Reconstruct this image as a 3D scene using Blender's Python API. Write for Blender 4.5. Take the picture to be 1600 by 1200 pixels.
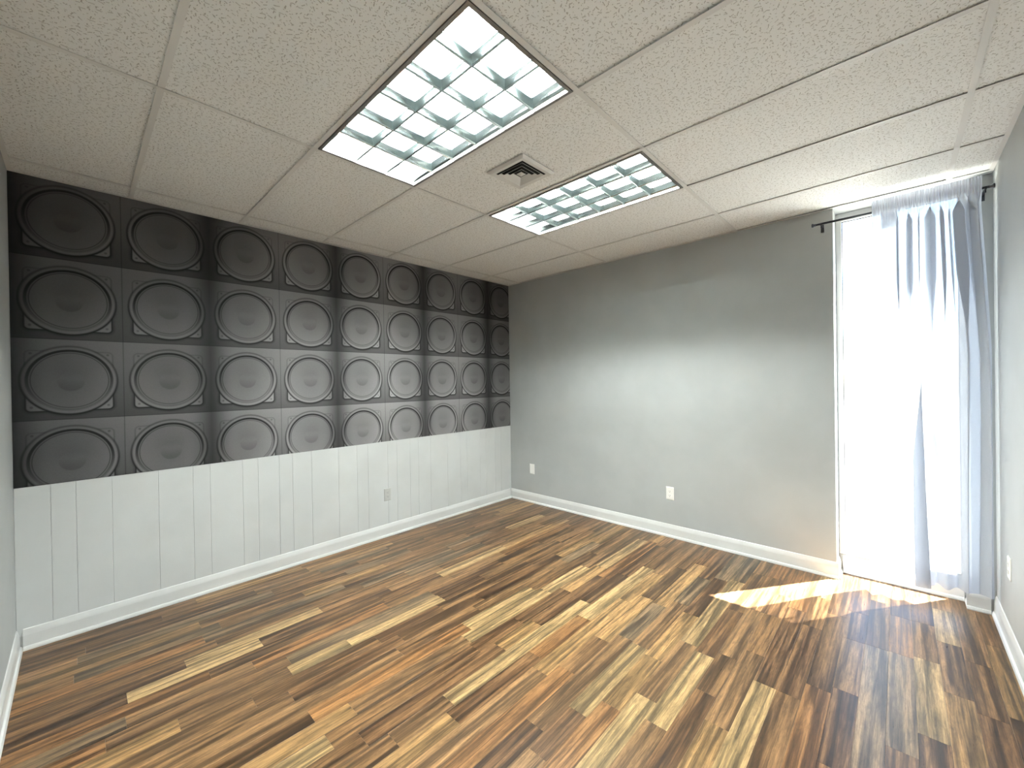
import bpy, bmesh, math, random
from mathutils import Matrix, Vector

# ------------------------------------------------------------------ clear
for o in list(bpy.data.objects):
    bpy.data.objects.remove(o, do_unlink=True)
scene = bpy.context.scene
C = scene.collection
rnd = random.Random(7)

# ------------------------------------------------------------------ room size (metres)
# x = 0 mural wall, y = 0 far grey wall, z = 0 floor; the camera stands in the near right corner
W, L, H = 4.042, 4.047, 2.70
XW, XC = 3.275, 3.94          # window recess from XW to XC
YC, YG = 0.05, 0.165          # narrow wall strip beside the window, window plane
DECK = 2.95

# ------------------------------------------------------------------ camera
cam = bpy.data.cameras.new('camera'); co = bpy.data.objects.new('camera', cam); C.objects.link(co)
yaw, pitch, roll = 0.756063, -0.004536, -0.015647
fwd = Vector((-math.sin(yaw)*math.cos(pitch), math.cos(yaw)*math.cos(pitch), math.sin(pitch)))
right = Vector((math.cos(yaw), math.sin(yaw), 0)); up = right.cross(fwd)
r2 = math.cos(roll)*right + math.sin(roll)*up; u2 = -math.sin(roll)*right + math.cos(roll)*up
co.matrix_world = Matrix(((r2.x, u2.x, -fwd.x, 3.6143), (r2.y, u2.y, -fwd.y, -3.7925), (r2.z, u2.z, -fwd.z, 1.4714), (0, 0, 0, 1)))
cam.sensor_width = 36; cam.lens = 640.43/1600*36; cam.clip_start = 0.02; cam.clip_end = 200
scene.camera = co

# ------------------------------------------------------------------ world, sun, exposure
SUN_DIR = Vector((0.579, 0.815, 2.0)).normalized()       # towards the sun
world = bpy.data.worlds.new('world'); scene.world = world; world.use_nodes = True
wn = world.node_tree; wn.nodes.clear()
sky = wn.nodes.new('ShaderNodeTexSky'); sky.sky_type = 'NISHITA'; sky.sun_disc = False
sky.sun_elevation = math.asin(SUN_DIR.z); sky.sun_rotation = math.atan2(SUN_DIR.x, SUN_DIR.y)
bg = wn.nodes.new('ShaderNodeBackground'); bg.inputs['Strength'].default_value = .55
wo = wn.nodes.new('ShaderNodeOutputWorld')
wn.links.new(sky.outputs[0], bg.inputs[0]); wn.links.new(bg.outputs[0], wo.inputs[0])
sun = bpy.data.lights.new('sun', 'SUN'); sun.energy = 68; sun.angle = math.radians(0.5); sun.color = (1, 0.95, 0.88)
so = bpy.data.objects.new('sun', sun); C.objects.link(so); so.location = (8, 10, 20)
so.rotation_euler = SUN_DIR.to_track_quat('Z', 'Y').to_euler()
TUBE = 138.0
vs = scene.view_settings
vs.view_transform = 'Standard'; vs.look = 'None'; vs.gamma = 1; vs.use_curve_mapping = False; vs.exposure = 1.1

# ------------------------------------------------------------------ node helper
class S:
    """a float socket with arithmetic"""
    def __init__(s, nt, sock): s.nt, s.k = nt, sock
    def m(s, op, *a):
        n = s.nt.nodes.new('ShaderNodeMath'); n.operation = op
        for i, v in enumerate((s,)+a):
            if isinstance(v, S): s.nt.links.new(v.k, n.inputs[i])
            else: n.inputs[i].default_value = v
        return S(s.nt, n.outputs[0])
    def __add__(s, o): return s.m('ADD', o)
    __radd__ = __add__
    def __sub__(s, o): return s.m('SUBTRACT', o)
    def __mul__(s, o): return s.m('MULTIPLY', o)
    __rmul__ = __mul__
    def __rsub__(s, o): return (s*-1.0)+o
    def floor(s): return s.m('FLOOR')
    def abs(s): return s.m('ABSOLUTE')
    def max(s, o): return s.m('MAXIMUM', o)
    def min(s, o): return s.m('MINIMUM', o)
    def step(s, a, b, o0=0.0, o1=1.0, smooth=True):
        n = s.nt.nodes.new('ShaderNodeMapRange'); n.interpolation_type = 'SMOOTHSTEP' if smooth else 'LINEAR'
        n.inputs[1].default_value, n.inputs[2].default_value = a, b
        n.inputs[3].default_value, n.inputs[4].default_value = o0, o1
        s.nt.links.new(s.k, n.inputs[0]); return S(s.nt, n.outputs[0])
def hyp(a, b): return (a*a+b*b).m('SQRT')
def mix(f, a, b): return a*(1.0-f) + b*f if isinstance(f, S) else None

class Mat:
    def __init__(s, name, color=(.8, .8, .8), rough=.5, metal=0., spec=.5):
        s.m = bpy.data.materials.new(name); s.m.use_nodes = True; s.nt = s.m.node_tree
        s.b = s.nt.nodes['Principled BSDF']; s.out = s.nt.nodes['Material Output']
        s.b.inputs['Base Color'].default_value = (*color, 1); s.b.inputs['Roughness'].default_value = rough
        s.b.inputs['Metallic'].default_value = metal; s.b.inputs['Specular IOR Level'].default_value = spec
    def new(s, t, **kw):
        n = s.nt.nodes.new(t)
        for k, v in kw.items(): setattr(n, k, v)
        return n
    def link(s, a, b): s.nt.links.new(a.k if isinstance(a, S) else a, b)
    def pos(s):
        g = s.new('ShaderNodeNewGeometry'); x = s.new('ShaderNodeSeparateXYZ'); s.link(g.outputs['Position'], x.inputs[0])
        return [S(s.nt, x.outputs[i]) for i in range(3)]
    def vec(s, x, y, z=0.0):
        c = s.new('ShaderNodeCombineXYZ')
        for i, v in enumerate((x, y, z)):
            if isinstance(v, S): s.link(v, c.inputs[i])
            else: c.inputs[i].default_value = v
        return c.outputs[0]
    def noise(s, vec, scale=1., detail=3., rough=.55, dist=0.):
        n = s.new('ShaderNodeTexNoise'); s.link(vec, n.inputs['Vector'])
        n.inputs['Scale'].default_value = scale; n.inputs['Detail'].default_value = detail
        n.inputs['Roughness'].default_value = rough; n.inputs['Distortion'].default_value = dist
        return S(s.nt, n.outputs['Fac'])
    def col(s, f, stops):
        r = s.new('ShaderNodeValToRGB'); s.link(f, r.inputs[0]); e = r.color_ramp.elements
        while len(e) < len(stops): e.new(.5)
        for i, (p, c) in enumerate(stops): e[i].position = p; e[i].color = (*c, 1)
        return r.outputs[0]
    def mixc(s, f, a, b, mode='MIX'):
        n = s.new('ShaderNodeMix', data_type='RGBA', blend_type=mode)
        for v, i in ((f, 0), (a, 6), (b, 7)):
            if isinstance(v, (int, float)): n.inputs[i].default_value = v
            elif isinstance(v, tuple): n.inputs[i].default_value = (*v, 1)
            else: s.link(v, n.inputs[i])
        return n.outputs[2]
    def bump(s, h, strength=.3, dist=.002):
        n = s.new('ShaderNodeBump'); n.inputs['Strength'].default_value = strength; n.inputs['Distance'].default_value = dist
        s.link(h, n.inputs['Height']); s.link(n.outputs[0], s.b.inputs['Normal'])

def paint(name, color, rough=.6, scale=160., bump=.15, spec=.35):
    m = Mat(name, color, rough, spec=spec); x, y, z = m.pos(); v = m.vec(x, y, z)
    n = m.noise(v, scale, 2); m.bump(n, bump, .002)
    n2 = m.noise(v, 2.2, 3)
    m.link(m.mixc(n2.step(.35, .65), tuple(c*.965 for c in color), tuple(c*1.03 for c in color)), m.b.inputs['Base Color'])
    return m.m

M = {}
M['grey'] = paint('grey_wall_paint', (.42, .433, .428), .55)
M['white'] = paint('white_panel_paint', (.585, .595, .59), .5, 90, .08)
M['trim'] = paint('white_trim_gloss', (.66, .66, .645), .32, 30, .02, .5)
M['deck'] = paint('concrete_deck', (.5, .5, .48), .9)
M['tee'] = paint('white_grid_metal', (.80, .785, .75), .45, 40, .01)
M['plastic'] = paint('white_plastic', (.85, .84, .80), .35, 30, .01, .5)
M['plastic_grey'] = paint('grey_plastic', (.50, .50, .48), .35, 30, .01, .5)
M['slot'] = Mat('dark_slot', (.03, .03, .03), .6).m
M['gasket'] = Mat('dark_gasket', (.03, .03, .035), .5).m
M['rod'] = Mat('dark_rod_metal', (.07, .075, .09), .35, .6).m
M['box_grey'] = Mat('grey_box_metal', (.12, .13, .15), .5).m
M['frame_grey'] = Mat('troffer_frame_metal', (.30, .29, .27), .35, .7).m
M['reflector'] = Mat('troffer_white_enamel', (.88, .89, .88), .35).m
M['louver'] = Mat('troffer_louver_aluminium', (.60, .68, .68), .15, 1.0).m
M['vent'] = paint('vent_white_enamel', (.78, .77, .74), .4, 30, .01)
M['vent_dark'] = Mat('vent_duct_shade', (.012, .012, .012), .9).m
t = Mat('fluorescent_tube'); t.b.inputs['Emission Color'].default_value = (.94, 1.0, .975, 1); t.b.inputs['Emission Strength'].default_value = TUBE
M['tube'] = t.m
M['ground'] = paint('pale_concrete_ground', (.24, .24, .23), .9, 20)

# --- mineral fibre ceiling tile with fissures
t = Mat('fissured_ceiling_tile', rough=.9, spec=.1); x, y, z = t.pos()
wob = t.noise(t.vec(x, y), 60, 2)
def fissure(scale, ln, wd, off):
    v = t.new('ShaderNodeTexVoronoi', voronoi_dimensions='2D'); v.inputs['Scale'].default_value = 1.0
    px = x*scale+off+wob*.35; py = y*scale+off*1.7+wob*.3
    t.link(t.vec(px, py), v.inputs['Vector'])
    a = t.new('ShaderNodeSeparateXYZ'); t.link(v.outputs['Position'], a.inputs[0])
    c = t.new('ShaderNodeSeparateColor'); t.link(v.outputs['Color'], c.inputs[0])
    dx, dy = px-S(t.nt, a.outputs[0]), py-S(t.nt, a.outputs[1])
    ang = S(t.nt, c.outputs[0])*math.pi
    ca, sa = ang.m('COSINE'), ang.m('SINE')
    u, w = dx*ca+dy*sa, dy*ca-dx*sa
    lr = S(t.nt, c.outputs[1])*ln
    d = hyp((u.abs()-lr).max(0.0), w)
    return d.step(wd*.6, wd*1.4, 1.0, 0.0)
f = fissure(46, .34, .07, 0).max(fissure(58, .20, .065, 31.3))
t.link(t.mixc(f, t.mixc(t.noise(t.vec(x, y), 300, 2).step(.3, .7), (.89, .885, .855), (.93, .925, .90)), (.56, .535, .49)), t.b.inputs['Base Color'])  # shade in the fissure holes is painted as a darker tile colour
t.bump(1.0-f, .35, .003); M['tile'] = t.m

# --- laminate plank: the plank tone is the object colour
t = Mat('laminate_plank', rough=.3, spec=.42); x, y, z = t.pos()
oi = t.new('ShaderNodeObjectInfo'); rn = S(t.nt, oi.outputs['Random'])
vs_ = t.vec(x*1.0+rn*13.0, y*.034+rn*37.0, rn*11.0)
vm = t.vec(x+rn*5.0, y*.16+rn*29.0, rn*7.0)
streak = t.noise(vs_, 190, 6, .74, .3)
broad = t.noise(vs_, 34, 3, .55, .6)
blot = t.noise(vm, 46, 8, .80, .7)
tone = broad.step(.34, .68, .28, 1.36)*streak.step(.28, .72, .56, 1.34)*blot.step(.28, .72, .55, 1.32)
hue = t.mixc(broad.step(.35, .7), oi.outputs['Color'], (.30, .17, .075)); hue = t.mixc(.28, oi.outputs['Color'], hue)
tv = t.new('ShaderNodeCombineColor')
for i in range(3): t.link(tone, tv.inputs[i])
dark = streak.step(.30, .42, 1.0, 0.0)*blot.step(.52, .66)
cc = t.mixc(1.0, hue, tv.outputs[0], 'MULTIPLY')
cc = t.mixc(dark*.6, cc, (.05, .024, .012))
t.link(cc, t.b.inputs['Base Color'])
t.link(streak.step(.2, .8, .26, .40), t.b.inputs['Roughness'])
t.bump(streak, .12, .001); M['plank'] = t.m

# --- printed wallpaper: rows of loudspeakers (flat print)
t = Mat('speaker_wallpaper', rough=.62, spec=.25); x, y, z = t.pos()
CW, CH = .4588, .4755
u = (y+.376)*(1/CW); v = (z-1.292)*(1/CH)
ku, kv = u.floor(), v.floor()
du, dv = (u-ku-.5)*CW, (v-kv-.5)*CH            # metres from the cell centre
par = ku*.5; par = par-par.floor()             # 0 or .5: even cells have the dark joint on their low side
side = (par*4.0-1.0)                           # -1 / +1
edist = CW/2 + du*(1.0-par*4.0)*1.0            # metres to the dark joint
lit = edist.step(-.04, .16, .13, 1.0)*edist.step(.1, .46, .86, 1.12)
dz = dv+.006
r = hyp(du, dz*.985)
cosz = dz*1.0
nz = S(t.nt, (dz.m('DIVIDE', r.max(.001))).k)  # +1 at the top of the ring
board = dv.step(-CH/2, CH/2, .10, .30, False)
ql = hyp((du.abs()-.158).max(0.0), ((dz+.004).abs()-.154).max(0.0))-.022
plate = ql.min(r-.2)
shadow = plate.step(.0, .022, 1.0, 0.0)*dz.step(-.16, .02, 1.0, 0.0)
tone = board*(1.0-shadow*.62)
pl_in = (ql).step(-.0015, .0015, 1.0, 0.0)
tone = mix(pl_in, tone, dz.step(-.17, .17, .36, .27))
edge = lambda d, w: d.abs().step(0, w, 1.0, 0.0)
tone = tone*(1.0-edge(ql, .007)*dz.step(-.12, .17, .9, .3))
# screws
sc = hyp(du.abs()-.158, dz.abs()-.156)
tone = tone*(1.0-sc.step(.004, .009, 1.0, 0.0)*.45)
# ring
rin = r.step(.198, .201, 1.0, 0.0)
ring = (r.step(.176, .2, .33, .27, False))*nz.step(-1, 1, 1.12, .92)
tone = mix(rin, tone, ring)
tone = tone*(1.0-edge(r-.2, .010)*nz.step(-1, 1, 1.0, .55))
# surround and cone
sin_ = r.step(.173, .176, 1.0, 0.0)
tone = mix(sin_, tone, nz.step(-1, 1, .29, .25))
tone = tone*(1.0-(r-.1745).abs().step(.003, .011, 1.0, 0.0)*nz.step(-.9, .5, .35, .98))
tone = tone*(1.0-edge(r-.160, .006)*.62)
cone = r.step(.0, .158, .235, .285)*(1.0-nz.step(-.2, 1.0)*.10)
tone = mix(r.step(.156, .159, 1.0, 0.0), tone, cone*.92)
cap = hyp(du, (dz+.008))
captone = (dz).step(-.07, .055, .165, .255)
tone = mix(cap.step(.052, .060, 1.0, 0.0)*dz.step(-.01, .055, 1.0, .0), tone, captone)
# joints between cabinets
tone = tone*(1.0-edge(dv.abs()-CH/2, .0045)*.65)
lj = CW/2 - du*(1.0-par*4.0)                    # metres to the light joint
tone = tone*(1.0-edge(lj, .0045)*.5)
tone = tone*lit
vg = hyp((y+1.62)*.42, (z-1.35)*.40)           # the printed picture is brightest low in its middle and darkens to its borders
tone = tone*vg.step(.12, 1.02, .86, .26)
g = t.noise(t.vec(x, y, z), 420, 2)
tone = tone*g.step(.25, .75, .9, 1.1)
c3 = t.new('ShaderNodeCombineColor')
for i, k in enumerate((1.02, .985, 1.0)): t.link(tone*k, c3.inputs[i])
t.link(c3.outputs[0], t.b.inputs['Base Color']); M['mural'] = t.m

# --- sheer curtain
m_ = bpy.data.materials.new('sheer_white_voile'); m_.use_nodes = True; nt = m_.node_tree; nt.nodes.clear()
o_ = nt.nodes.new('ShaderNodeOutputMaterial'); tr = nt.nodes.new('ShaderNodeBsdfTransparent'); tl = nt.nodes.new('ShaderNodeBsdfTranslucent')
df = nt.nodes.new('ShaderNodeBsdfDiffuse'); a1 = nt.nodes.new('ShaderNodeMixShader'); a2 = nt.nodes.new('ShaderNodeMixShader')
tl.inputs[0].default_value = (.32, .355, .42, 1); df.inputs[0].default_value = (.80, .82, .86, 1)
ge = nt.nodes.new('ShaderNodeNewGeometry'); wv = nt.nodes.new('ShaderNodeTexNoise'); wv.inputs['Scale'].default_value = 700
nt.links.new(ge.outputs['Position'], wv.inputs['Vector'])
mp = nt.nodes.new('ShaderNodeMapRange'); mp.inputs[1].default_value, mp.inputs[2].default_value = .3, .7
mp.inputs[3].default_value, mp.inputs[4].default_value = 0.78, 0.90
nt.links.new(wv.outputs['Fac'], mp.inputs[0])
a1.inputs[0].default_value = .5; nt.links.new(df.outputs[0], a1.inputs[1]); nt.links.new(tl.outputs[0], a1.inputs[2])
nt.links.new(mp.outputs[0], a2.inputs[0]); nt.links.new(tr.outputs[0], a2.inputs[1]); nt.links.new(a1.outputs[0], a2.inputs[2])
nt.links.new(a2.outputs[0], o_.inputs[0]); M['voile'] = m_

# --- window glass
m_ = bpy.data.materials.new('clear_window_glass'); m_.use_nodes = True; nt = m_.node_tree; nt.nodes.clear()
o_ = nt.nodes.new('ShaderNodeOutputMaterial'); tr = nt.nodes.new('ShaderNodeBsdfTransparent'); gl = nt.nodes.new('ShaderNodeBsdfGlossy')
gl.inputs['Roughness'].default_value = .02; tr.inputs[0].default_value = (.96, .985, .98, 1)
a1 = nt.nodes.new('ShaderNodeMixShader'); a1.inputs[0].default_value = .05
nt.links.new(tr.outputs[0], a1.inputs[1]); nt.links.new(gl.outputs[0], a1.inputs[2]); nt.links.new(a1.outputs[0], o_.inputs[0]); M['glass'] = m_

# ------------------------------------------------------------------ mesh helpers
def mesh(name, verts, faces, mat, smooth=False):
    me = bpy.data.meshes.new(name); me.from_pydata(verts, [], faces); me.materials.append(M[mat])
    if smooth: me.polygons.foreach_set('use_smooth', [True]*len(me.polygons))
    me.update(); return me
def link(name, me, parent=None, loc=(0, 0, 0)):
    o = bpy.data.objects.new(name, me); C.objects.link(o); o.location = loc
    if parent: o.parent = parent
    return o
class MB:
    def __init__(s): s.v, s.f = [], []
    def add(s, v, f): n = len(s.v); s.v += v; s.f += [tuple(i+n for i in q) for q in f]; return s
    def box(s, a, b, bev=0.):
        (x0, y0, z0), (x1, y1, z1) = a, b
        if not bev:
            return s.add([(x0,y0,z0),(x1,y0,z0),(x1,y1,z0),(x0,y1,z0),(x0,y0,z1),(x1,y0,z1),(x1,y1,z1),(x0,y1,z1)],
                [(3,2,1,0),(4,5,6,7),(0,1,5,4),(1,2,6,5),(2,3,7,6),(3,0,4,7)])
        bm = bmesh.new(); bmesh.ops.create_cube(bm, size=1)
        for q in bm.verts: q.co = Vector(((x0+x1)/2+q.co.x*(x1-x0), (y0+y1)/2+q.co.y*(y1-y0), (z0+z1)/2+q.co.z*(z1-z0)))
        bmesh.ops.bevel(bm, geom=bm.edges[:], offset=bev, segments=1, affect='EDGES')
        bm.verts.index_update(); s.add([tuple(q.co) for q in bm.verts], [tuple(q.index for q in f.verts) for f in bm.faces]); bm.free(); return s
    def sweep(s, prof, a, b, nrm):
        """profile (out, up) swept from a to b; nrm = horizontal direction out of the wall"""
        a, b, nrm = Vector(a), Vector(b), Vector(nrm); n = len(prof)
        vv = [tuple(p + nrm*q[0] + Vector((0, 0, q[1]))) for p in (a, b) for q in prof]
        ff = [(i, (i+1) % n, n+(i+1) % n, n+i) for i in range(n)] + [tuple(range(n-1, -1, -1)), tuple(range(n, 2*n))]
        return s.add(vv, ff)
    def tube(s, a, b, r, n=16, r1=None):
        a, b = Vector(a), Vector(b); d = (b-a).normalized(); k = d.orthogonal().normalized(); l = d.cross(k); r1 = r if r1 is None else r1
        vv = [tuple(p+(k*math.cos(2*math.pi*i/n)+l*math.sin(2*math.pi*i/n))*rr) for p, rr in ((a, r), (b, r1)) for i in range(n)]
        return s.add(vv, [(i, (i+1) % n, n+(i+1) % n, n+i) for i in range(n)] + [tuple(range(n-1, -1, -1)), tuple(range(n, 2*n))])
    def lathe(s, o, d, prof, n=16):
        o, d = Vector(o), Vector(d).normalized(); k = d.orthogonal().normalized(); l = d.cross(k); vv, ff = [], []
        for (h, r) in prof: vv += [tuple(o+d*h+(k*math.cos(2*math.pi*i/n)+l*math.sin(2*math.pi*i/n))*r) for i in range(n)]
        for j in range(len(prof)-1): ff += [(j*n+i, j*n+(i+1) % n, (j+1)*n+(i+1) % n, (j+1)*n+i) for i in range(n)]
        ff += [tuple(range(n-1, -1, -1)), tuple(range((len(prof)-1)*n, len(prof)*n))]
        return s.add(vv, ff)
    def build(s, name, mat, parent=None, smooth=False, loc=(0, 0, 0)):
        me = mesh(name, s.v, s.f, mat, smooth)
        bm = bmesh.new(); bm.from_mesh(me); bmesh.ops.recalc_face_normals(bm, faces=bm.faces); bm.to_mesh(me); bm.free()
        return link(name, me, parent, loc)
def struct(o): o['kind'] = 'structure'; return o
def thing(name, label, cat, loc=(0, 0, 0), group=None):
    o = bpy.data.objects.new(name, None); C.objects.link(o); o.location = loc; o.empty_display_size = .1
    return tag(o, label, cat, group)
def tag(o, label, cat, group=None):
    o['label'] = label; o['category'] = cat
    if group: o['group'] = group
    return o

# ------------------------------------------------------------------ shell
T = .15
struct(MB().box((-T, -L-T, -.2), (W+T, YG+.06, -.009)).build('floor', 'deck')); floor = bpy.data.objects['floor']
ceiling = struct(MB().box((-T, -L-T, DECK), (W+T, YG+.06, DECK+.15)).build('ceiling', 'deck'))
wall_left = struct(MB().box((-T, -L-T, -.009), (-.008, YG+.06, DECK)).build('wall_left', 'white'))
struct(MB().box((-.008, 0, -.009), (XW, YG+.06, DECK)).box((XC, YC, -.009), (W+T, YG+.06, DECK))
       .box((XW, 0, H), (XC, YG+.06, DECK)).box((XC, 0, H), (W, YC, DECK))
       .box((XW, YG, -.009), (XC, YG+.06, .13)).build('wall_far', 'grey'))
struct(MB().box((W, -L-T, -.009), (W+T, YC, DECK)).build('wall_right', 'grey'))
struct(MB().box((-.008, -L-T, -.009), (W, -L, DECK)).build('wall_near', 'grey'))

# baseboards
BP = [(0, 0), (.024, 0), (.024, .008), (.020, .018), (.013, .022), (.012, .082), (.010, .092), (.004, .114), (0, .118)]
def base(name, segs, prof=BP):
    m = MB()
    for a, b, n in segs: m.sweep(prof, (*a, 0), (*b, 0), (*n, 0))
    return struct(m.build(name, 'trim'))
base('baseboard_left', [((0, -L+.0245), (0, -.0245), (1, 0))])
base('baseboard_far', [((0.0, 0), (XW+.012, 0), (0, -1))])
base('baseboard_window', [((XW, .0), (XW, YG), (1, 0)), ((XW+.0245, YG), (XC-.0245, YG), (0, -1)), ((XC, YG), (XC, YC), (-1, 0)), ((XC-.024, YC), (W-.0245, YC), (0, -1))])
base('baseboard_right', [((W, -L+.0245), (W, YC), (-1, 0))])
base('baseboard_near', [((0, -L), (W, -L), (0, 1))])

# ------------------------------------------------------------------ floor planks
PW = .0955; NR = int(math.ceil(W/PW))
TONES = {'dark': (.098, .048, .020), 'mid': (.185, .102, .045), 'brown': (.138, .072, .030), 'tan': (.40, .265, .122), 'honey': (.29, .168, .068), 'red': (.20, .092, .032), 'grey': (.165, .112, .064)}
FIX = {15: [(-2.285, -1.676, 'tan')], 13: [(-2.55, -2.005, 'tan')], 12: [(-2.12, -1.512, 'tan'), (-1.512, -.95, 'dark')], 11: [(-2.45, -1.79, 'dark')],
       10: [(-1.95, -1.325, 'mid'), (-1.325, -.86, 'brown')], 14: [(-1.72, -1.18, 'honey')], 20: [(-2.63, -1.49, 'tan')], 23: [(-2.28, -1.55, 'tan')], 22: [(-3.1, -2.3, 'brown')],
       18: [(-2.2, -1.3, 'honey')], 24: [(-3.1, -2.2, 'red')], 28: [(-2.75, -2.1, 'tan')], 21: [(-3.0, -2.2, 'dark')], 17: [(-2.9, -2.1, 'red')], 6: [(-1.35, -.84, 'mid')], 5: [(-1.9, -.835, 'grey')], 4: [(-1.6, -.83, 'grey')]}
names = ['dark', 'brown', 'mid', 'tan', 'honey', 'red', 'grey']; wts = [18, 24, 20, 8, 14, 8, 8]
def plank(x0, x1, y0, y1, tone):
    g, b, zt, zb = .0002, .0004, 0.0, -.0085
    x0 += g; x1 -= g; y0 += g; y1 -= g
    cx, cy = (x0+x1)/2, (y0+y1)/2; hx, hy = (x1-x0)/2, (y1-y0)/2
    R = lambda hx, hy, z: [(-hx, -hy, z), (hx, -hy, z), (hx, hy, z), (-hx, hy, z)]
    vv = R(hx, hy, zb)+R(hx, hy, zt-b*.5)+R(hx-b, hy-b, zt)
    ff = [(8, 9, 10, 11)]+[(i+k, (i+1) % 4+k, (i+1) % 4+4+k, i+4+k) for k in (0, 4) for i in range(4)]
    o = link('plank', mesh('plank', vv, ff, 'plank'), floor, (cx, cy, 0))
    j = rnd.uniform(.82, 1.2); c = TONES[tone]; o.color = (c[0]*j, c[1]*j, c[2]*j, 1)
last = 'mid'
for k in range(NR):
    x1 = W-PW*k; x0 = max(0, x1-PW); yend = YG if XW-.02 < (x0+x1)/2 < XC else YC if (x0+x1)/2 > XC else 0.0
    if x1-x0 < .01: continue
    cuts = sorted(FIX.get(k, [])); y = -L; segs = []
    def fill(a, b):
        global last
        if k % 2: a0 = a+rnd.uniform(.15, .6)
        y = a; first = True
        while y < b-1e-4:
            n = rnd.uniform(.22, .8) if first else rnd.uniform(.42, .98)
            e = y+n; first = False
            if b-e < .22: e = b
            tn = rnd.choices(names, wts)[0]
            if tn == last: tn = rnd.choices(names, wts)[0]
            last = tn; segs.append((y, e, tn)); y = e
    for (a, b, tn) in cuts:
        fill(y, a); segs.append((a, b, tn)); y = b
    fill(y, yend)
    for a, b, tn in segs: plank(x0, x1, a, b, tn)

# ------------------------------------------------------------------ wainscot boards on the left wall
ys = [-L, -3.909, -3.807, -3.652, -3.429, -3.244, -3.145, -2.944, -2.842, -2.693, -2.593, -2.443, -2.215, -2.044, -1.938, -1.735, -1.635, -1.485, -1.385, -1.235, -1.01, -.83, -.73, -.53, -.43, -.28, -.18, 0.0]
ZW = .916
for a, b in zip(ys[:-1], ys[1:]):
    bv = .0018; hy = (b-a)/2
    pr = [(-.0079, -hy), (-.0018, -hy+.0003), (0, -hy+bv), (0, hy-bv), (-.0018, hy-.0003), (-.0079, hy)]
    n = len(pr); vv = [(p[0], p[1], z) for z in (0.02, ZW) for p in pr]
    ff = [(i, (i+1) % n, n+(i+1) % n, n+i) for i in range(n)]+[tuple(range(n-1, -1, -1)), tuple(range(n, 2*n))]
    MB().add(vv, ff).build('board', 'white', wall_left, loc=(0, (a+b)/2, 0))

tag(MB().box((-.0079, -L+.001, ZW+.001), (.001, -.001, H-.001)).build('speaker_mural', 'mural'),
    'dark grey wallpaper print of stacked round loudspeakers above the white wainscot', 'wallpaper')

# ------------------------------------------------------------------ suspended ceiling
XG = [0, .195, 1.415, 2.635, 3.855, W]
YL = [0, -.49, -1.10, -1.71, -2.32, -2.93, -3.54, -L]
tiles = {}
for i in range(5):
    for j in range(7):
        if i == 2 and j in (2, 4): continue
        x0, x1, y1, y0 = XG[i], XG[i+1], YL[j], YL[j+1]
        w, d = x1-x0-.007, y1-y0-.007; key = (round(w, 3), round(d, 3))
        if key not in tiles:
            tiles[key] = mesh('ceiling_tile', *(lambda m: (m.v, m.f))(MB().box((-w/2, -d/2, 0), (w/2, d/2, .015), .0015)), 'tile')
        link('ceiling_tile', tiles[key], ceiling, ((x0+x1)/2, (y0+y1)/2, H+.0045+rnd.uniform(0, .0035)))
def tee(name, a, b, along):
    w = .0119
    m = MB()
    if along == 'y':
        m.box((-w, a, 0), (w, b, .002)).box((-.0012, a, .002), (.0012, b, .04)); return m
    m.box((a, -w, .0003), (b, w, .002)).box((a, -.0012, .002), (b, .0012, .03)); return m
for x in XG[1:-1]: tee('main_tee', -L+.001, -.001, 'y').build('main_tee', 'tee', ceiling, loc=(x, 0, H))
for i in range(5):
    for y in YL[1:-1]:
        a, b = XG[i]+.0121, XG[i+1]-.0121
        if i == 0: a = .001
        if i == 4: b = W-.001
        tee('cross_tee', a, b, 'x').build('cross_tee', 'tee', ceiling, loc=(0, y, H))
z0 = H-.0008
wa = lambda a, b: MB().box(a, b).build('wall_angle', 'tee', ceiling)
wa((.0012, -.022, z0-.0005), (W-.001, -.0008, z0)); wa((.0012, -L+.001, z0-.0005), (.022, -.0225, z0))
wa((W-.022, -L+.001, z0-.0005), (W-.001, -.0225, z0)); wa((.0225, -L+.001, z0-.0005), (W-.0225, -L+.022, z0))

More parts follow.
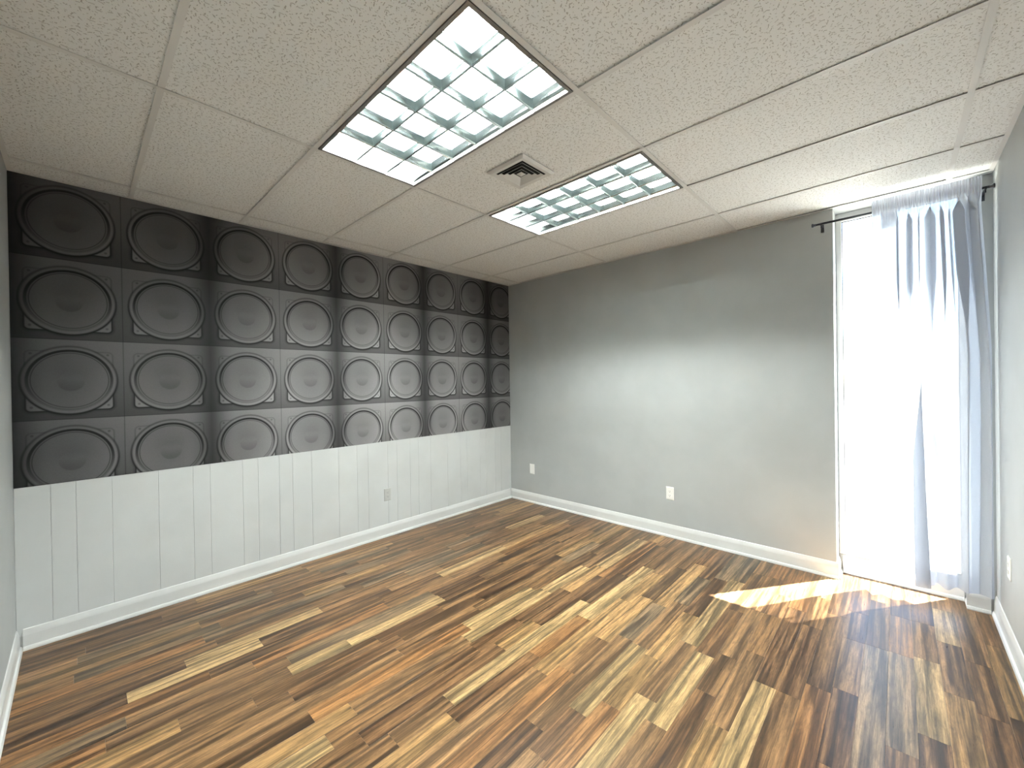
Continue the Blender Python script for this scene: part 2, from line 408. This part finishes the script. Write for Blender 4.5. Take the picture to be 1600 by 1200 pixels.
# ------------------------------------------------------------------ fluorescent troffers
def troffer(yc, label):
    x0, x1, hy = 1.415+.014, 2.635-.014, .305-.014
    xc, hx = (x0+x1)/2, (x1-x0)/2
    o = thing('ceiling_light', label, 'light', (xc, yc, H), 'recessed fluorescent ceiling lights')
    # frame: four mitred bars
    m = MB(); fw = .016
    for (ax, ay, bx, by) in ((-1, -1, 1, -1), (1, -1, 1, 1), (1, 1, -1, 1), (-1, 1, -1, -1)):
        A = (ax*hx, ay*hy); B = (bx*hx, by*hy); Ai = (ax*(hx-fw), ay*(hy-fw)); Bi = (bx*(hx-fw), by*(hy-fw))
        vv = [(*p, z) for z in (-.003, .012) for p in (A, B, Bi, Ai)]
        m.add(vv, [(0, 1, 2, 3), (7, 6, 5, 4), (0, 4, 5, 1), (1, 5, 6, 2), (2, 6, 7, 3), (3, 7, 4, 0)])
    m.build('frame', 'frame_grey', o)
    # housing: open box with sloped sides
    ix, iy = hx-fw, hy-fw; zt = .105
    m = MB(); lo = [(-ix, -iy), (ix, -iy), (ix, iy), (-ix, iy)]; hi = [(-ix, -iy+.03), (ix, -iy+.03), (ix, iy-.03), (-ix, iy-.03)]
    vv = [(*p, .012) for p in lo]+[(*p, .06) for p in lo]+[(*p, zt) for p in hi]
    m.add(vv, [(i+k, (i+1) % 4+k, (i+1) % 4+4+k, i+4+k) for k in (0, 4) for i in range(4)]+[(8, 9, 10, 11)])
    m.build('housing', 'reflector', o)
    # three tubes
    for i in (-1, 0, 1):
        tb = MB().tube((-ix+.03, i*.185, .076), (ix-.03, i*.185, .076), .013, 14).build('tube', 'tube', o, True)
        MB().box((-ix+.001, i*.185-.02, .058), (-ix+.029, i*.185+.02, .1)).build('lamp_holder', 'plastic', tb)
        MB().box((ix-.029, i*.185-.02, .058), (ix-.001, i*.185+.02, .1)).build('lamp_holder', 'plastic', tb)
    # parabolic louver: five cross blades, two long blades
    prof = [(.0015, .004), (.0035, .014), (.0075, .027), (.013, .040), (.020, .050)]
    P = [(-a, z) for a, z in reversed(prof)]+[(a, z) for a, z in prof]; n = len(P)
    def blade(name, h, axis, pos):
        vv = []
        for e in (-h, h):
            for a, z in P: vv.append((pos+a, e, z) if axis == 'y' else (e, pos+a, z))
        ff = [(i, i+1, n+i+1, n+i) for i in range(n-1)]+[(n-1, 0, n, 2*n-1)]
        MB().add(vv, ff).build(name, 'louver', o, True)
    for k in range(1, 6): blade('cross_blade', iy-.001, 'y', -ix+2*ix*k/6)
    for k in (1, 2): blade('long_blade', ix-.001, 'x', -iy+2*iy*k/3)
    # half profiles along the long sides
    for s in (-1, 1):
        vv = [(e, s*(iy-.0005-a), z) for e in (-ix+.001, ix-.001) for a, z in [(0, .013)]+prof[1:]]
        k = 5
        MB().add(vv, [(i, i+1, k+i+1, k+i) for i in range(k-1)]).build('side_reflector', 'louver', o, True)
troffer(-2.625, 'nearer, larger fluorescent light with louver grid, recessed in ceiling before the vent')
troffer(-1.405, 'farther, smaller fluorescent light with louver grid, recessed in ceiling beyond the vent')

# ------------------------------------------------------------------ ceiling vent
v = thing('ceiling_vent', 'square white metal air vent between the two ceiling lights', 'vent', (2.01, -1.986, H))
def ring(o0, z_0, o1, z_1, th=.0015):
    """square frustum ring: half size o0 at z_0 to half size o1 at z_1"""
    m = MB(); q = lambda h, z: [(-h, -h, z), (h, -h, z), (h, h, z), (-h, h, z)]
    vv = q(o0, z_0)+q(o1, z_1)+q(o1, z_1+th)+q(o0, z_0+th)
    return m.add(vv, [(i+a, (i+1) % 4+a, (i+1) % 4+b, i+b) for a, b in ((0, 4), (4, 8), (8, 12), (12, 0)) for i in range(4)])
MB().box((-.127, -.127, -.0025), (.127, .127, .0042)).build('duct_shade_plate', 'vent_dark', v)  # solid near-black plate under the tile stands in for shade inside the duct
ring(.143, -.0005, .128, -.010).build('flange', 'vent', v); ring(.1275, -.010, .104, -.007).build('inner_flange', 'vent', v)
for k in range(3):
    h = .095-.025*k
    ring(h, -.013, h-.012, -.004).build('louver', 'vent', v)
MB().add([(-.02, -.02, -.008), (.02, -.02, -.008), (.02, .02, -.008), (-.02, .02, -.008), (0, 0, -.022)], [(3, 2, 1, 0), (0, 1, 4), (1, 2, 4), (2, 3, 4), (3, 0, 4)]).build('centre_cone', 'vent', v)

# ------------------------------------------------------------------ window
wroot = struct(bpy.data.objects.new('window_1', None)); C.objects.link(wroot); wroot.location = (0, 0, 0)
x0, x1, zb, zt = XW+.001, XC-.001, .131, H-.001
ya, yb = YG+.002, YG+.052
fr = lambda n, a, b: MB().box(a, b, .002).build(n, 'trim', wroot)
fr('frame_stile', (x0, ya, zb), (x0+.034, yb, zt)); fr('frame_stile', (x1-.030, ya, zb), (x1, yb, zt))
fr('frame_head', (x0+.0345, ya, zt-.058), (x1-.0305, yb, zt)); fr('frame_sill', (x0+.0345, ya, zb), (x1-.0305, yb, zb+.022))
gx0, gx1, gz0, gz1 = x0+.0345, x1-.0305, zb+.0225, zt-.0585
ym = (ya+yb)/2
MB().box((gx0+.004, ym-.003, gz0+.004), (gx1-.004, ym+.003, gz1-.004)).build('pane', 'glass', wroot)
g = MB()
for a, b in (((gx0, ym-.006, gz0), (gx0+.004, ym+.006, gz1)), ((gx1-.004, ym-.006, gz0), (gx1, ym+.006, gz1)), ((gx0+.004, ym-.006, gz0), (gx1-.004, ym+.006, gz0+.004)), ((gx0+.004, ym-.006, gz1-.004), (gx1-.004, ym+.006, gz1))): g.box(a, b)
g.build('gasket', 'gasket', wroot)
bx = thing('grey_box', 'small grey box on the window head behind the sheer curtain', 'box', (3.576, ya, 2.62))  # plain grey box, purpose unknown
MB().box((-.041, -.028, -.098), (.041, -.002, .0), .003).build('body', 'box_grey', bx)
MB().box((-.036, -.031, -.092), (.012, -.0285, -.006), .001).build('cover', 'box_grey', bx)

# ground outside
struct(MB().box((-14, YG+.07, -.35), (22, 40, -.2)).build('ground', 'ground'))

# ------------------------------------------------------------------ curtain rod
RY, RZ = -.07, 2.585
rod = thing('curtain_rod', 'thin dark metal curtain rod above the tall window', 'curtain rod', (3.6, RY, RZ))
MB().tube((3.185-3.6, 0, 0), (4.012-3.6, 0, 0), .0075).build('pole', 'rod', rod, True)
for s, xx in ((-1, 3.185), (1, 4.012)):
    MB().lathe((xx-3.6, 0, 0), (s, 0, 0), [(0, .0075), (.004, .010), (.010, .009), (.016, .014), (.022, .015), (.026, .012)], 18).build('finial', 'rod', rod, True)
for xx, yw in ((3.215, 0), (4.000, YC)):
    br = MB().box((xx-3.6-.005, -.006, -.012), (xx-3.6+.005, yw-RY-.0005, -.0078)).box((xx-3.6-.009, yw-RY-.004, -.045), (xx-3.6+.009, yw-RY-.0005, .010)).box((xx-3.6-.005, -.011, -.013), (xx-3.6+.005, -.008, .004)).build('bracket', 'rod', rod)
    MB().tube((xx-3.6, -.0, -.0118), (xx-3.6, 0, -.030), .004, 10).build('set_screw', 'rod', br)

# ------------------------------------------------------------------ sheer curtain
NU, NV = 420, 70
ZT, ZB = 2.655, .135
vv, ff = [], []
ph = [rnd.uniform(-.6, .6) for _ in range(20)]
for j in range(NV+1):
    tv_ = j/NV; z = ZT-(ZT-ZB)*(tv_**1.25)
    low = max(0., min(1., (2.575-z)/.10)); low = low*low*(3-2*low)
    head = 1-low
    mid = max(0., min(1., (2.5-z)/1.6))
    xl = 3.492-.025*mid; xr = 3.985+.040*min(1, max(0, (2.55-z)/.95))
    for i in range(NU+1):
        s = i/NU
        n = 6.0
        p = 2*math.pi*n*s + .9*math.sin(5.1*s+.7)+.35*math.sin(2.3*z+9*s)
        lo2 = max(0., min(1., (2.56-z)/.6)); amp = (.006+.012*low+.014*lo2)*(.75+.25*math.sin(11*s+1))
        big = math.exp(-((s-.47-.02*math.sin(2.1*z))/.045)**2); dn = max(0., min(1., (1.55-z)/.6))
        hi = max(0., min(1., (z-1.55)/.55)); edge_r = max(0., min(1., (s-.74)*7))
        ov = max(0., min(1., (s-.22)*9))*(.8+.5*math.sin(23*s+1.1))*max(hi, edge_r*.6)
        ax = low*(.030*ov+.060*big*dn)
        x = xl+(xr-xl)*s + ax*math.sin(2*p)
        y = RY-.006*head-.016*head + low*.018 + amp*math.sin(p) + head*.005*math.sin(2*math.pi*38*s+2*math.sin(9*s)) - .02*big*dn
        zz = z + (tv_ > .97)*.004*math.sin(p) - .02*big*max(0, tv_-.8)/.2
        vv.append((min(x, W-.004), y, zz))
for j in range(NV):
    for i in range(NU):
        a = j*(NU+1)+i; ff.append((a, a+1, a+NU+2, a+NU+1))
cur = thing('curtain', 'sheer white gathered curtain pulled to the right of the tall window', 'curtain', (3.75, RY, ZB))
cm = mesh('panel', [(a-3.75, b-RY, c-ZB) for a, b, c in vv], ff, 'voile', True); link('panel', cm, cur)

# ------------------------------------------------------------------ outlets
def outlet(name, label, loc, rz, mat, duplex=True):
    o = thing(name, label, 'outlet' if duplex else 'wall plate', loc); o.rotation_euler = (0, 0, rz)
    # local: x across, -y out of the wall, z up
    w, h = .036, .060
    q = lambda a, b, y: [(-a, y, -b), (a, y, -b), (a, y, b), (-a, y, b)]
    vv = q(w, h, -.0003)+q(w, h, -.003)+q(w-.006, h-.006, -.0065)
    MB().add(vv, [(i+k, (i+1) % 4+k, (i+1) % 4+4+k, i+4+k) for k in (0, 4) for i in range(4)]+[(8, 9, 10, 11), (3, 2, 1, 0)]).build('plate', mat, o)
    if duplex:
        for s in (-1, 1):
            rr = MB(); n = 20; pts = [(max(-.0135, min(.0135, .0175*math.cos(2*math.pi*i/n))), s*.0195+.0145*math.sin(2*math.pi*i/n)) for i in range(n)]
            rr.add([(a, y, b) for y in (-.006, -.0085) for a, b in pts], [(i, (i+1) % n, n+(i+1) % n, n+i) for i in range(n)]+[tuple(range(n, 2*n))])
            rc = rr.build('receptacle', mat, o)
            sl = MB()
            for dx, hh in ((-.006, .004), (.006, .005)): sl.box((dx-.0009, -.0088, s*.0195+.003-hh), (dx+.0009, -.0084, s*.0195+.003+hh))
            sl.tube((0, -.0084, s*.0195-.008), (0, -.0088, s*.0195-.008), .0025, 10)
            sl.build('slots', 'slot', rc)
        MB().tube((0, -.006, 0), (0, -.0078, 0), .003, 10).build('screw', mat, o)
    else:
        for s in (-1, 1): MB().tube((0, -.006, s*.041), (0, -.0075, s*.041), .003, 10).build('screw', mat, o)
    return o
outlet('power_outlet', 'grey duplex power outlet on the white wainscot below the mural', (0, -1.744, .402), math.pi/2, 'plastic_grey')
outlet('power_outlet', 'white duplex power outlet in the middle of the grey far wall', (2.05, 0, .408), 0, 'plastic')
outlet('blank_wall_plate', 'small white blank wall plate on grey wall near the room corner', (.356, 0, .409), 0, 'plastic', False)
outlet('power_outlet', 'white duplex power outlet on right wall beside the curtain', (W, -.37, .43), -math.pi/2, 'plastic')
